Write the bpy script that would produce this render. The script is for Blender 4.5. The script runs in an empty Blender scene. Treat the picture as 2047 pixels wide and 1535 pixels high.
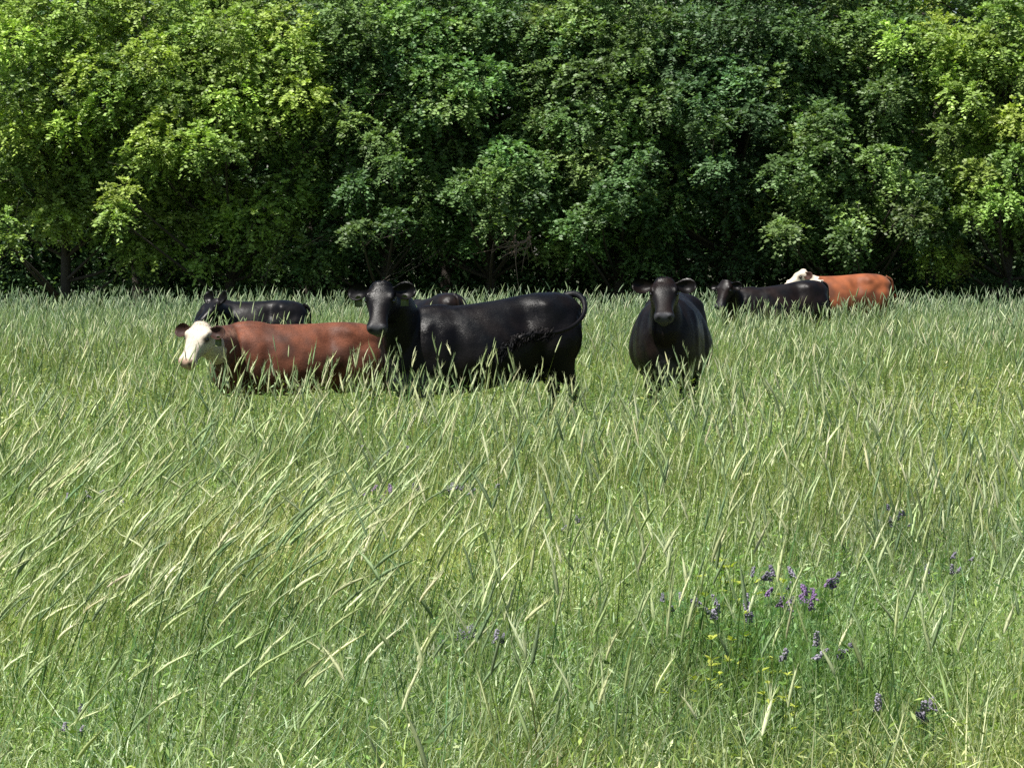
import bpy, math
import numpy as np
from mathutils import Vector, Matrix

# ------------------------------------------------------------------ camera, sky, sun, exposure
R = math.radians
scene = bpy.context.scene
CAMH = 1.65
FPX = 6823.0                      # focal length in pixels of the 2047 px wide frame
HORIZ = 514.0
PITCH = math.atan((767.5 - HORIZ) / FPX)
cd = bpy.data.cameras.new('camera')
cam = bpy.data.objects.new('camera', cd)
scene.collection.objects.link(cam)
cam.location = (0, 0, CAMH)
cam.rotation_euler = (math.pi / 2 - PITCH, 0, 0)
cd.sensor_width = 36.0
cd.lens = FPX / 2047.0 * 36.0
cd.clip_start = 0.1
cd.clip_end = 3000
scene.camera = cam

SUN_EL, SUN_AZ = R(63), R(-54)    # azimuth from the view-back direction (-y); negative = to the left
sd = Vector((math.sin(SUN_AZ) * math.cos(SUN_EL), -math.cos(SUN_AZ) * math.cos(SUN_EL), math.sin(SUN_EL)))
ld = bpy.data.lights.new('sun', 'SUN')
ld.energy = 5.0
ld.angle = R(0.6)
ld.color = (1.0, 0.965, 0.90)
sun = bpy.data.objects.new('sun', ld)
scene.collection.objects.link(sun)
sun.rotation_euler = sd.to_track_quat('Z', 'Y').to_euler()
sun.location = (0, 0, 30)

w = bpy.data.worlds.new('World')
scene.world = w
w.use_nodes = True
nt = w.node_tree
sky = nt.nodes.new('ShaderNodeTexSky')
sky.sky_type = 'NISHITA'
sky.sun_disc = False
sky.sun_elevation = SUN_EL
sky.sun_rotation = math.atan2(sd.x, sd.y)
bg = nt.nodes['Background']
bg.inputs['Strength'].default_value = 0.055
nt.links.new(sky.outputs[0], bg.inputs['Color'])

scene.view_settings.view_transform = 'Standard'
scene.view_settings.look = 'None'
scene.view_settings.gamma = 1.0
scene.view_settings.exposure = 0.8
scene.render.engine = 'CYCLES'
cy = scene.cycles
cy.max_bounces = 6
cy.diffuse_bounces = 3
cy.glossy_bounces = 2
cy.transmission_bounces = 3
cy.use_denoising = False
cy.use_adaptive_sampling = False

RNG = np.random.default_rng(7)

# ------------------------------------------------------------------ helpers
def ray(px, py):
    """direction with y = 1 through a pixel of the 2047 x 1535 frame"""
    x = (px - 1023.5) / FPX
    y = -(py - 767.5) / FPX
    c, s = math.cos(PITCH), math.sin(PITCH)
    d = np.array([x, c + y * s, -s + y * c])
    return d / d[1]

def P(px, py, d):
    return np.array([0, 0, CAMH]) + ray(px, py) * d

def n2(x, y, s, seed=0):
    """smooth value noise 0..1"""
    r = np.random.default_rng(seed + 991)
    out = 0.0
    amp = 0.0
    for k in range(6):
        a = r.uniform(0, 2 * np.pi)
        f = (1.0 + 0.45 * k) * 2 * np.pi / s * r.uniform(0.7, 1.2)
        p = r.uniform(0, 6.28)
        q = r.uniform(0, 6.28)
        A = 1.0 / (1 + 0.4 * k)
        out = out + A * np.sin(f * (x * math.cos(a) + y * math.sin(a)) + p + 1.3 * np.sin(f * 0.6 * (y * math.cos(a) - x * math.sin(a)) + q))
        amp += A
    return np.clip(0.5 + 0.95 * out / amp, 0, 1)

def ground_z(x, y):
    return 0.05 * (n2(x, y, 9.0, 3) - 0.5) + 0.03 * (n2(x, y, 3.0, 4) - 0.5)

def link(o, parent=None):
    scene.collection.objects.link(o)
    if parent is not None:
        o.parent = parent
    return o

def tag(o, label=None, category=None, group=None, kind=None):
    if label: o['label'] = label
    if category: o['category'] = category
    if group: o['group'] = group
    if kind: o['kind'] = kind
    return o

def empty(name, loc=(0, 0, 0), rotz=0.0):
    o = bpy.data.objects.new(name, None)
    o.empty_display_size = 0.3
    o.location = loc
    o.rotation_euler = (0, 0, rotz)
    return link(o)

def mesh_obj(name, V, F4=None, F3=None, mat=None, parent=None, col=None, smooth=False, extra=None):
    """fast mesh from numpy arrays; col: per-vertex rgb"""
    V = np.asarray(V, dtype=np.float32)
    me = bpy.data.meshes.new(name)
    n4 = 0 if F4 is None else len(F4)
    n3 = 0 if F3 is None else len(F3)
    loops = []
    if n4: loops.append(np.asarray(F4, dtype=np.int32).ravel())
    if n3: loops.append(np.asarray(F3, dtype=np.int32).ravel())
    L = np.concatenate(loops)
    starts = np.concatenate([np.arange(n4, dtype=np.int32) * 4, n4 * 4 + np.arange(n3, dtype=np.int32) * 3]).astype(np.int32)
    me.vertices.add(len(V))
    me.vertices.foreach_set('co', V.ravel())
    me.loops.add(len(L))
    me.loops.foreach_set('vertex_index', L)
    me.polygons.add(n4 + n3)
    me.polygons.foreach_set('loop_start', starts)
    if smooth:
        me.polygons.foreach_set('use_smooth', np.ones(n4 + n3, dtype=bool))
    if col is not None:
        at = me.attributes.new('tint', 'FLOAT_COLOR', 'POINT')
        c = np.ones((len(V), 4), dtype=np.float32)
        c[:, :3] = col
        at.data.foreach_set('color', c.ravel())
    me.update(calc_edges=True)
    o = bpy.data.objects.new(name, me)
    if mat is not None:
        me.materials.append(mat)
    return link(o, parent)

def new_mat(name):
    m = bpy.data.materials.new(name)
    m.use_nodes = True
    return m, m.node_tree, m.node_tree.nodes['Principled BSDF']

def foliage_mat(name, rough=0.5, spec=0.4, trans=0.3, tcol=(1.15, 1.25, 0.5), var=0.25, nscale=3.0):
    m, t, b = new_mat(name)
    a = t.nodes.new('ShaderNodeAttribute'); a.attribute_name = 'tint'
    geo = t.nodes.new('ShaderNodeNewGeometry')
    no = t.nodes.new('ShaderNodeTexNoise'); no.inputs['Scale'].default_value = nscale; no.inputs['Detail'].default_value = 3
    t.links.new(geo.outputs['Position'], no.inputs['Vector'])
    mr = t.nodes.new('ShaderNodeMapRange')
    mr.inputs['From Min'].default_value = 0.3; mr.inputs['From Max'].default_value = 0.7
    mr.inputs['To Min'].default_value = 1 - var; mr.inputs['To Max'].default_value = 1 + var
    t.links.new(no.outputs['Fac'], mr.inputs['Value'])
    mx = t.nodes.new('ShaderNodeVectorMath'); mx.operation = 'SCALE'
    t.links.new(a.outputs['Color'], mx.inputs[0]); t.links.new(mr.outputs[0], mx.inputs['Scale'])
    t.links.new(mx.outputs[0], b.inputs['Base Color'])
    b.inputs['Roughness'].default_value = rough
    b.inputs['Specular IOR Level'].default_value = spec
    if trans > 0:
        tr = t.nodes.new('ShaderNodeBsdfTranslucent')
        mc = t.nodes.new('ShaderNodeVectorMath'); mc.operation = 'MULTIPLY'
        mc.inputs[1].default_value = tcol
        t.links.new(mx.outputs[0], mc.inputs[0]); t.links.new(mc.outputs[0], tr.inputs['Color'])
        ms = t.nodes.new('ShaderNodeMixShader'); ms.inputs[0].default_value = trans
        out = t.nodes['Material Output']
        t.links.new(b.outputs[0], ms.inputs[1]); t.links.new(tr.outputs[0], ms.inputs[2]); t.links.new(ms.outputs[0], out.inputs['Surface'])
    return m

def ribbons(base, tipdir, height, bend, width, nseg=3, taper=1.6, rng=RNG, w0=1.0):
    """curved blades. base (N,3); tipdir (N,2) unit lean direction; height, bend, width (N,)"""
    N = len(base)
    t = np.linspace(0, 1, nseg + 1)
    ang = rng.uniform(0, np.pi, N)
    side = np.stack([np.cos(ang), np.sin(ang), np.zeros(N)], 1)
    c = np.zeros((N, nseg + 1, 3), dtype=np.float32)
    for k, tt in enumerate(t):
        c[:, k, 0] = base[:, 0] + tipdir[:, 0] * bend * (0.25 * tt + 0.75 * tt ** 2.2)
        c[:, k, 1] = base[:, 1] + tipdir[:, 1] * bend * (0.25 * tt + 0.75 * tt ** 2.2)
        drop = np.clip(bend / np.maximum(height, 1e-3), 0, 1.2)
        c[:, k, 2] = base[:, 2] + height * (tt - 0.28 * drop ** 1.5 * tt ** 3)
    wd = w0 * (1 - t ** taper) * 0.93 + 0.07
    V = np.zeros((N, nseg + 1, 2, 3), dtype=np.float32)
    for k in range(nseg + 1):
        o = side * (width * wd[k] * 0.5)[:, None]
        V[:, k, 0] = c[:, k] - o
        V[:, k, 1] = c[:, k] + o
    idx = np.arange(N * (nseg + 1) * 2).reshape(N, nseg + 1, 2)
    F = np.stack([idx[:, :-1, 0], idx[:, :-1, 1], idx[:, 1:, 1], idx[:, 1:, 0]], -1).reshape(-1, 4)
    return V.reshape(-1, 3), F, (nseg + 1) * 2, c

def rep(col, n):
    return np.repeat(col, n, axis=0)

def scatter(N, d0, d1, power, margin=2.6, rng=RNG):
    """points in the view wedge (plus a side margin), density falling as distance ** -power"""
    u = rng.uniform(0, 1, N)
    # number in ring ~ width(d) * d**-power, width ~ 0.3 d + 2 margin ; sample numerically
    g = np.linspace(d0, d1, 3000)
    pdf = (0.31 * g + 2 * margin) * g ** (-power)
    cdf = np.cumsum(pdf); cdf = (cdf - cdf[0]) / (cdf[-1] - cdf[0])
    d = np.interp(u, cdf, g)
    x = rng.uniform(-1, 1, N) * (0.155 * d + margin)
    return x, d

def palette(N, cols, wts, jit=0.15, rng=RNG, hue=0.035):
    cols = np.array(cols); wts = np.array(wts, float); wts /= wts.sum()
    k = rng.choice(len(cols), N, p=wts)
    c = cols[k] * (1 + jit * rng.standard_normal((N, 1))) * (1 + hue * rng.standard_normal((N, 3)))
    return np.clip(c, 0.005, 1)

def ring_tube(centers, A, B, n=16, cap=True):
    """tube from rings: centers (K,3); A, B (K,3) half-axis vectors. Closed, returns V, F4, F3"""
    K = len(centers)
    th = np.linspace(0, 2 * np.pi, n, endpoint=False)
    V = (np.asarray(centers)[:, None, :] + np.asarray(A)[:, None, :] * np.cos(th)[None, :, None] + np.asarray(B)[:, None, :] * np.sin(th)[None, :, None]).reshape(-1, 3)
    idx = np.arange(K * n).reshape(K, n)
    nx = np.roll(idx, -1, axis=1)
    F4 = np.stack([idx[:-1], nx[:-1], nx[1:], idx[1:]], -1).reshape(-1, 4)
    F3 = []
    if cap:
        V = np.vstack([V, centers[0], centers[-1]])
        a, b = K * n, K * n + 1
        for i in range(n):
            j = (i + 1) % n
            F3.append((a, idx[0, j], idx[0, i]))
            F3.append((b, idx[-1, i], idx[-1, j]))
    return V, F4, np.array(F3, dtype=int).reshape(-1, 3)

def tube_path(pts, radii, n=8, flat=None):
    """round tube along a path"""
    pts = np.asarray(pts, float)
    K = len(pts)
    T = np.gradient(pts, axis=0)
    T /= np.linalg.norm(T, axis=1)[:, None]
    up = np.array([0.13, 0.21, 0.97])
    A = []; B = []
    s = np.cross(up, T[0]); s /= np.linalg.norm(s)
    for k in range(K):
        s = s - T[k] * np.dot(s, T[k]); s /= np.linalg.norm(s)
        b = np.cross(T[k], s)
        A.append(s * radii[k]); B.append(b * radii[k])
    return ring_tube(pts, A, B, n)

class MB:
    """collects pieces of one mesh"""
    def __init__(self):
        self.V = []; self.F4 = []; self.F3 = []; self.C = []; self.n = 0
    def add(self, V, F4=None, F3=None, col=None):
        V = np.asarray(V, float)
        self.V.append(V)
        if F4 is not None and len(F4): self.F4.append(np.asarray(F4) + self.n)
        if F3 is not None and len(F3): self.F3.append(np.asarray(F3) + self.n)
        if col is not None:
            c = np.asarray(col, float)
            self.C.append(np.broadcast_to(c, (len(V), 3)))
        self.n += len(V)
        return self
    def build(self, name, mat, parent=None, smooth=False):
        F4 = np.concatenate(self.F4) if self.F4 else None
        F3 = np.concatenate(self.F3) if self.F3 else None
        col = np.concatenate(self.C) if self.C else None
        return mesh_obj(name, np.concatenate(self.V), F4, F3, mat, parent, col, smooth)

def spline(pts, n):
    pts = np.asarray(pts, float)
    t = np.linspace(0, len(pts) - 1, n)
    out = []
    for tt in t:
        i = min(int(tt), len(pts) - 2); f = tt - i
        p0 = pts[max(i - 1, 0)]; p1 = pts[i]; p2 = pts[i + 1]; p3 = pts[min(i + 2, len(pts) - 1)]
        out.append(0.5 * ((2 * p1) + (-p0 + p2) * f + (2 * p0 - 5 * p1 + 4 * p2 - p3) * f * f + (-p0 + 3 * p1 - 3 * p2 + p3) * f ** 3))
    return np.array(out)

def ellipsoid(c, r, M=None, n=14):
    th = np.linspace(0, 2 * np.pi, n, endpoint=False)
    ph = np.linspace(-np.pi / 2 * 0.96, np.pi / 2 * 0.96, n // 2 + 2)
    M = np.eye(3) if M is None else np.asarray(M)
    cs = [np.asarray(c) + M[:, 2] * r[2] * math.sin(p) for p in ph]
    A = [M[:, 0] * r[0] * math.cos(p) for p in ph]
    B = [M[:, 1] * r[1] * math.cos(p) for p in ph]
    return ring_tube(cs, A, B, n)

# ------------------------------------------------------------------ ground
def build_ground():
    m, t, b = new_mat('soil')
    geo = t.nodes.new('ShaderNodeNewGeometry')
    no = t.nodes.new('ShaderNodeTexNoise'); no.inputs['Scale'].default_value = 6; no.inputs['Detail'].default_value = 8
    t.links.new(geo.outputs['Position'], no.inputs['Vector'])
    cr = t.nodes.new('ShaderNodeValToRGB')
    cr.color_ramp.elements[0].position = 0.35; cr.color_ramp.elements[0].color = (0.022, 0.028, 0.010, 1)
    cr.color_ramp.elements[1].position = 0.7; cr.color_ramp.elements[1].color = (0.07, 0.075, 0.03, 1)
    t.links.new(no.outputs['Fac'], cr.inputs[0]); t.links.new(cr.outputs[0], b.inputs['Base Color'])
    b.inputs['Roughness'].default_value = 0.95
    bp = t.nodes.new('ShaderNodeBump'); bp.inputs['Strength'].default_value = 0.6; bp.inputs['Distance'].default_value = 0.05
    t.links.new(no.outputs['Fac'], bp.inputs['Height']); t.links.new(bp.outputs[0], b.inputs['Normal'])
    xs = np.unique(np.concatenate([np.linspace(-900, -40, 14), np.linspace(-40, 40, 101), np.linspace(40, 900, 14)]))
    ys = np.unique(np.concatenate([np.linspace(-900, -20, 14), np.linspace(-20, 120, 171), np.linspace(120, 1500, 18)]))
    X, Y = np.meshgrid(xs, ys)
    Z = ground_z(X, Y)
    V = np.stack([X, Y, Z], -1).reshape(-1, 3)
    idx = np.arange(len(V)).reshape(X.shape)
    F = np.stack([idx[:-1, :-1], idx[:-1, 1:], idx[1:, 1:], idx[1:, :-1]], -1).reshape(-1, 4)
    o = mesh_obj('ground', V, F, None, m, smooth=True)
    tag(o, 'dark soil of the meadow under the tall grass', kind='structure')

build_ground()

# ------------------------------------------------------------------ cattle
COW_FOOT = []     # (x, y, heading, half length, half width)

def coat_mat(name, rough=0.40, sheen=0.0, sheen_col=(0.5, 0.55, 0.62), spec=0.17):
    m, t, b = new_mat(name)
    a = t.nodes.new('ShaderNodeAttribute'); a.attribute_name = 'tint'
    tc = t.nodes.new('ShaderNodeTexCoord')
    mp = t.nodes.new('ShaderNodeMapping'); mp.inputs['Scale'].default_value = (22, 60, 40)
    t.links.new(tc.outputs['Object'], mp.inputs['Vector'])
    no = t.nodes.new('ShaderNodeTexNoise'); no.inputs['Scale'].default_value = 1.0; no.inputs['Detail'].default_value = 6; no.inputs['Roughness'].default_value = 0.7
    t.links.new(mp.outputs[0], no.inputs['Vector'])
    n2_ = t.nodes.new('ShaderNodeTexNoise'); n2_.inputs['Scale'].default_value = 4.5; n2_.inputs['Detail'].default_value = 3
    t.links.new(tc.outputs['Object'], n2_.inputs['Vector'])
    mr = t.nodes.new('ShaderNodeMapRange'); mr.inputs['From Min'].default_value = 0.3; mr.inputs['From Max'].default_value = 0.7
    mr.inputs['To Min'].default_value = 0.72; mr.inputs['To Max'].default_value = 1.28
    t.links.new(n2_.outputs['Fac'], mr.inputs['Value'])
    mx = t.nodes.new('ShaderNodeVectorMath'); mx.operation = 'SCALE'
    t.links.new(a.outputs['Color'], mx.inputs[0]); t.links.new(mr.outputs[0], mx.inputs['Scale'])
    t.links.new(mx.outputs[0], b.inputs['Base Color'])
    r2 = t.nodes.new('ShaderNodeMapRange'); r2.inputs['From Min'].default_value = 0.3; r2.inputs['From Max'].default_value = 0.7
    r2.inputs['To Min'].default_value = rough - 0.1; r2.inputs['To Max'].default_value = rough + 0.12
    t.links.new(n2_.outputs['Fac'], r2.inputs['Value']); t.links.new(r2.outputs[0], b.inputs['Roughness'])
    b.inputs['Specular IOR Level'].default_value = spec
    b.inputs['Sheen Weight'].default_value = sheen
    b.inputs['Sheen Roughness'].default_value = 0.45
    b.inputs['Sheen Tint'].default_value = (*sheen_col, 1)
    bp = t.nodes.new('ShaderNodeBump'); bp.inputs['Strength'].default_value = 0.3; bp.inputs['Distance'].default_value = 0.008
    t.links.new(no.outputs['Fac'], bp.inputs['Height'])
    n3 = t.nodes.new('ShaderNodeTexNoise'); n3.inputs['Scale'].default_value = 4.0; n3.inputs['Detail'].default_value = 2
    t.links.new(tc.outputs['Object'], n3.inputs['Vector'])
    bp2 = t.nodes.new('ShaderNodeBump'); bp2.inputs['Strength'].default_value = 0.4; bp2.inputs['Distance'].default_value = 0.04
    t.links.new(n3.outputs['Fac'], bp2.inputs['Height']); t.links.new(bp.outputs[0], bp2.inputs['Normal']); t.links.new(bp2.outputs[0], b.inputs['Normal'])
    return m

M_COAT_BLACK = coat_mat('black_coat')
M_COAT_RED = coat_mat('red_coat', rough=0.62, sheen=0.25, sheen_col=(0.9, 0.6, 0.45), spec=0.25)
def simple_mat(name, col, rough=0.5, spec=0.5, noise=0.0):
    m, t, b = new_mat(name)
    b.inputs['Base Color'].default_value = (*col, 1)
    b.inputs['Roughness'].default_value = rough
    b.inputs['Specular IOR Level'].default_value = spec
    if noise:
        no = t.nodes.new('ShaderNodeTexNoise'); no.inputs['Scale'].default_value = 40
        mr = t.nodes.new('ShaderNodeMapRange'); mr.inputs['To Min'].default_value = 1 - noise; mr.inputs['To Max'].default_value = 1 + noise
        t.links.new(no.outputs['Fac'], mr.inputs['Value'])
        mx = t.nodes.new('ShaderNodeVectorMath'); mx.operation = 'SCALE'; mx.inputs[0].default_value = col
        t.links.new(mr.outputs[0], mx.inputs['Scale']); t.links.new(mx.outputs[0], b.inputs['Base Color'])
    return m
M_EYE = simple_mat('eye', (0.006, 0.005, 0.004), 0.08, 0.8)
M_HAIR = foliage_mat('tail_hair', rough=0.7, spec=0.2, trans=0.0, var=0.3, nscale=30)

def torso_piece():
    #      x     top   bot   hw    low   p
    S = [(-0.845, 1.13, 0.86, 0.09, 0.0, 0.9),
         (-0.81, 1.20, 0.78, 0.17, 0.0, 0.85),
         (-0.74, 1.265, 0.68, 0.235, 0.0, 0.8),
         (-0.62, 1.30, 0.60, 0.285, 0.0, 0.78),
         (-0.45, 1.315, 0.585, 0.305, -0.02, 0.72),
         (-0.29, 1.31, 0.56, 0.285, 0.24, 0.9),
         (-0.12, 1.295, 0.52, 0.325, 0.20, 0.9),
         (0.08, 1.29, 0.49, 0.35, 0.18, 0.92),
         (0.27, 1.29, 0.48, 0.345, 0.12, 0.92),
         (0.45, 1.30, 0.50, 0.31, 0.06, 0.92),
         (0.60, 1.29, 0.52, 0.27, 0.02, 0.92),
         (0.74, 1.24, 0.54, 0.225, 0.0, 0.95),
         (0.85, 1.14, 0.60, 0.16, 0.0, 1.0),
         (0.90, 1.02, 0.70, 0.08, 0.0, 1.0)]
    S = np.array(S)
    xs = np.linspace(S[0, 0], S[-1, 0], 40)
    n = 40
    th = np.linspace(0, 2 * np.pi, n, endpoint=False)
    V = []
    for x in xs:
        top, bot, hw, low, p = [np.interp(x, S[:, 0], S[:, k]) for k in range(1, 6)]
        zc = (top + bot) / 2; H = (top - bot) / 2
        s, c = np.sin(th), np.cos(th)
        y = hw * np.sign(c) * np.abs(c) ** p * (1 - low * s)
        z = zc + H * np.sign(s) * np.abs(s) ** 0.92
        V.append(np.stack([np.full(n, x), y, z], 1))
    V = np.concatenate(V); K = len(xs)
    idx = np.arange(K * n).reshape(K, n); nx = np.roll(idx, -1, axis=1)
    F4 = np.stack([idx[:-1], nx[:-1], nx[1:], idx[1:]], -1).reshape(-1, 4)
    V = np.vstack([V, V[:n].mean(0), V[-n - 0:].mean(0)])
    V[-1] = V[(K - 1) * n:K * n].mean(0)
    F3 = []
    a, b = K * n, K * n + 1
    for i in range(n):
        j = (i + 1) % n
        F3 += [(a, idx[0, j], idx[0, i]), (b, idx[-1, i], idx[-1, j])]
    return V, F4, np.array(F3)

def leg_piece(rows, y0, side):
    """rows: x, z, rx, ry, dy"""
    rows = np.array(rows, float)
    z = rows[:, 1]
    zs = np.linspace(z[0], z[-1], 26)
    o = np.argsort(z)
    C = []; A = []; B = []
    for q in zs:
        x, rx, ry, dy = [np.interp(q, z[o], rows[o, k]) for k in (0, 2, 3, 4)]
        C.append([x, side * (y0 + dy), q]); A.append([rx, 0, 0]); B.append([0, ry, 0])
    return ring_tube(C, A, B, 16)

FRONT = [(0.55, 1.00, 0.12, 0.05, -0.03), (0.56, 0.80, 0.13, 0.075, 0.0), (0.54, 0.64, 0.10, 0.075, 0.0), (0.55, 0.50, 0.066, 0.055, -0.01),
         (0.565, 0.40, 0.050, 0.046, -0.015), (0.565, 0.35, 0.052, 0.048, -0.015), (0.56, 0.28, 0.036, 0.034, -0.015), (0.555, 0.16, 0.032, 0.031, -0.015), (0.56, 0.10, 0.042, 0.040, -0.015),
         (0.575, 0.06, 0.040, 0.040, -0.015), (0.585, 0.035, 0.058, 0.052, -0.015), (0.59, 0.0, 0.068, 0.058, -0.015)]
HIND = [(-0.56, 1.12, 0.16, 0.08, 0.0), (-0.58, 0.95, 0.22, 0.12, 0.02), (-0.57, 0.80, 0.215, 0.115, 0.03), (-0.58, 0.68, 0.155, 0.095, 0.02), (-0.63, 0.56, 0.095, 0.066, 0.01),
        (-0.695, 0.46, 0.066, 0.045, 0.0), (-0.70, 0.41, 0.062, 0.045, 0.0), (-0.68, 0.34, 0.044, 0.038, 0.0), (-0.66, 0.18, 0.038, 0.034, 0.0), (-0.65, 0.10, 0.046, 0.042, 0.0),
        (-0.635, 0.06, 0.042, 0.042, 0.0), (-0.62, 0.035, 0.060, 0.054, 0.0), (-0.615, 0.0, 0.070, 0.060, 0.0)]

def make_cow(name, label, loc, heading, sc, poll, face, colours, mat, group, roll=0.0, hscale=1.0, ear=(0.25, 0.0), ear2=None,
             tail=None, tags=(), width=1.0, pitch=0.0, voxel=0.014, neckdrop=0.0, cat='cow', bodylen=1.0, earl=1.0, fur=0):
    """poll: world point of the top of the head; face: world direction from poll to muzzle.
    ear: (up, forward) components of each ear's direction; tags: sides (+1/-1) that wear an ear tag"""
    root = empty(name, loc, heading)
    root.scale = (sc, sc, sc)
    tag(root, label, cat, group)
    COW_FOOT.append((loc[0], loc[1], heading, 0.95 * sc * bodylen, 0.42 * sc * width))
    Rz = np.array([[math.cos(heading), -math.sin(heading), 0], [math.sin(heading), math.cos(heading), 0], [0, 0, 1]])
    toL = lambda p: Rz.T @ (np.asarray(p, float) - np.asarray(loc, float)) / sc
    pl = toL(poll)
    u = Rz.T @ (np.asarray(face, float) / np.linalg.norm(face))
    ref = np.array([0, 0, 1.0])
    # when the face points steeply down the forehead looks forward
    wv = ref - u * np.dot(ref, u); wv /= np.linalg.norm(wv)
    vv = np.cross(wv, u)
    cr, sr = math.cos(roll), math.sin(roll)
    wv, vv = wv * cr + vv * sr, vv * cr - wv * sr
    hs = hscale
    def H(a, b, c):     # head frame: along the face, to the animal's left, out of the forehead
        return pl + hs * (u * a * 0.9 + vv * b + wv * c)
    mb = MB()
    # trunk (width and pitch applied to the whole trunk)
    def shape(V):
        V = np.array(V, float)
        V[:, 1] *= 1 + (width - 1) * np.clip((V[:, 2] - 0.4) / 0.2, 0, 1)
        V[:, 0] *= bodylen
        V[:, 2] += -pitch * V[:, 0] * np.clip((V[:, 2] - 0.1) / 0.5, 0, 1)
        return V
    tV, tF4, tF3 = torso_piece()
    pieces = [(shape(tV), tF4, tF3)]
    for s in (1, -1):
        fl = list(FRONT); hl = list(HIND)
        dx = 0.05 * s
        pieces.append((lambda q: (shape(q[0] + np.array([dx, 0, 0]) * np.clip((0.9 - q[0][:, 2:3]), 0, 0.9)), q[1], q[2]))(leg_piece(fl, 0.165, s)))
        pieces.append((lambda q: (shape(q[0] - np.array([1.6 * dx, 0, 0]) * np.clip((0.9 - q[0][:, 2:3]), 0, 0.9)), q[1], q[2]))(leg_piece(hl, 0.165, s)))
        for c, r in (((-0.76, 0.11 * s, 1.12), (0.08, 0.05, 0.07)),              # pin bone
                     ((0.56, 0.185 * s, 0.92), (0.15, 0.10, 0.27)),               # shoulder
                     ((-0.62, 0.19 * s, 0.88), (0.20, 0.12, 0.27))):             # thigh
            q = ellipsoid(c, r); pieces.append((shape(q[0]), q[1], q[2]))
    for c, r in (((0.69, 0, 0.62), (0.14, 0.12, 0.15)), ((0.50, 0, 1.26), (0.22, 0.10, 0.07)), ((-0.42, 0, 0.58), (0.14, 0.12, 0.07))):
        q = ellipsoid(c, r); pieces.append((shape(q[0]), q[1], q[2]))
    # neck
    sh = lambda p: shape(np.array([p]))[0]
    end = H(0.09, 0, -0.07)
    b0 = sh((0.46, 0, 0.98)); b1 = sh((0.70, 0, 1.00 - 0.4 * neckdrop))
    d = end - b1
    hyp = H(0.045, 0, -0.25)
    mid = b1 * 0.5 + hyp * 0.5; mid[2] -= neckdrop
    path = spline([b0, b1, mid, hyp, end], 16)
    lat = np.interp(np.linspace(0, 1, 16), [0, .3, .6, 1], [0.20, 0.18, 0.135, 0.105]) * (0.5 + 0.5 * hs)
    ver = np.interp(np.linspace(0, 1, 16), [0, .3, .6, 1], [0.30, 0.27, 0.18, 0.11]) * (0.5 + 0.5 * hs)
    T = np.gradient(path, axis=0); T /= np.linalg.norm(T, axis=1)[:, None]
    A = []; B = []
    for k in range(16):
        s_ = np.cross(np.array([0, 0, 1.0]), T[k]); nn = np.linalg.norm(s_)
        s_ = s_ / nn if nn > 0.2 else np.array([0, 1.0, 0])
        f = min(1, max(0, (k - 9) / 6.0))
        s_ = s_ * (1 - f) + vv * f * (1 if np.dot(s_, vv) >= 0 else -1); s_ -= T[k] * np.dot(s_, T[k]); s_ /= np.linalg.norm(s_)
        b_ = np.cross(T[k], s_)
        A.append(s_ * lat[k]); B.append(b_ * ver[k])
    pieces.append(ring_tube(path, A, B, 20))
    # head
    HR = [(-0.03, 0.060, -0.03, -0.13), (0.01, 0.092, 0.012, -0.17), (0.07, 0.108, 0.022, -0.20), (0.15, 0.112, 0.022, -0.225), (0.20, 0.102, 0.014, -0.225), (0.27, 0.080, 0.004, -0.20),
          (0.34, 0.066, -0.002, -0.165), (0.40, 0.066, -0.006, -0.145), (0.455, 0.078, -0.008, -0.145), (0.50, 0.076, -0.018, -0.14), (0.525, 0.058, -0.035, -0.125), (0.535, 0.03, -0.06, -0.10)]
    HR = np.array(HR)
    us = np.linspace(HR[0, 0], HR[-1, 0], 28)
    n = 28; th = np.linspace(0, 2 * np.pi, n, endpoint=False)
    hV = []
    for a in us:
        hw, tp, bt = [np.interp(a, HR[:, 0], HR[:, k]) for k in (1, 2, 3)]
        hw *= np.interp(a, [0, 0.2, 0.4], [1.28, 1.2, 1.28])
        c0 = (tp + bt) / 2; h0 = (tp - bt) / 2
        s, c = np.sin(th), np.cos(th)
        yy = hw * np.sign(c) * np.abs(c) ** 0.8 * (1 + 0.12 * s)
        zz = c0 + h0 * np.sign(s) * np.abs(s) ** 0.8
        hV += [H(a, yy[i], zz[i]) for i in range(n)]
    hV = np.array(hV); K = len(us)
    idx = np.arange(K * n).reshape(K, n); nx = np.roll(idx, -1, axis=1)
    F4 = np.stack([idx[:-1], nx[:-1], nx[1:], idx[1:]], -1).reshape(-1, 4)
    hV = np.vstack([hV, hV[:n].mean(0), hV[(K - 1) * n:].mean(0)])
    F3 = []
    for i in range(n):
        j = (i + 1) % n
        F3 += [(K * n, idx[0, j], idx[0, i]), (K * n + 1, idx[-1, i], idx[-1, j])]
    pieces.append((hV, F4, np.array(F3)))
    MH = np.stack([u, vv, wv], 1)
    for c, r in ((H(0.0, 0, -0.005), (0.035, 0.095, 0.04)),                       # poll
                 (H(0.13, 0.085, -0.13), (0.085, 0.05, 0.085)), (H(0.13, -0.085, -0.13), (0.085, 0.05, 0.085)),   # cheeks
                 (H(0.135, 0.108, -0.005), (0.05, 0.028, 0.03)), (H(0.135, -0.108, -0.005), (0.05, 0.028, 0.03)),   # brows
                 (H(0.485, 0.052, -0.04), (0.034, 0.034, 0.036)), (H(0.485, -0.052, -0.04), (0.034, 0.034, 0.036)),  # nostril wings
                 (H(0.46, 0, -0.15), (0.06, 0.05, 0.025))):                    # chin
        pieces.append(ellipsoid(c, np.array(r) * hs, MH))
    for q in pieces: mb.add(*q)
    raw = mb.build('raw', None)
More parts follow.
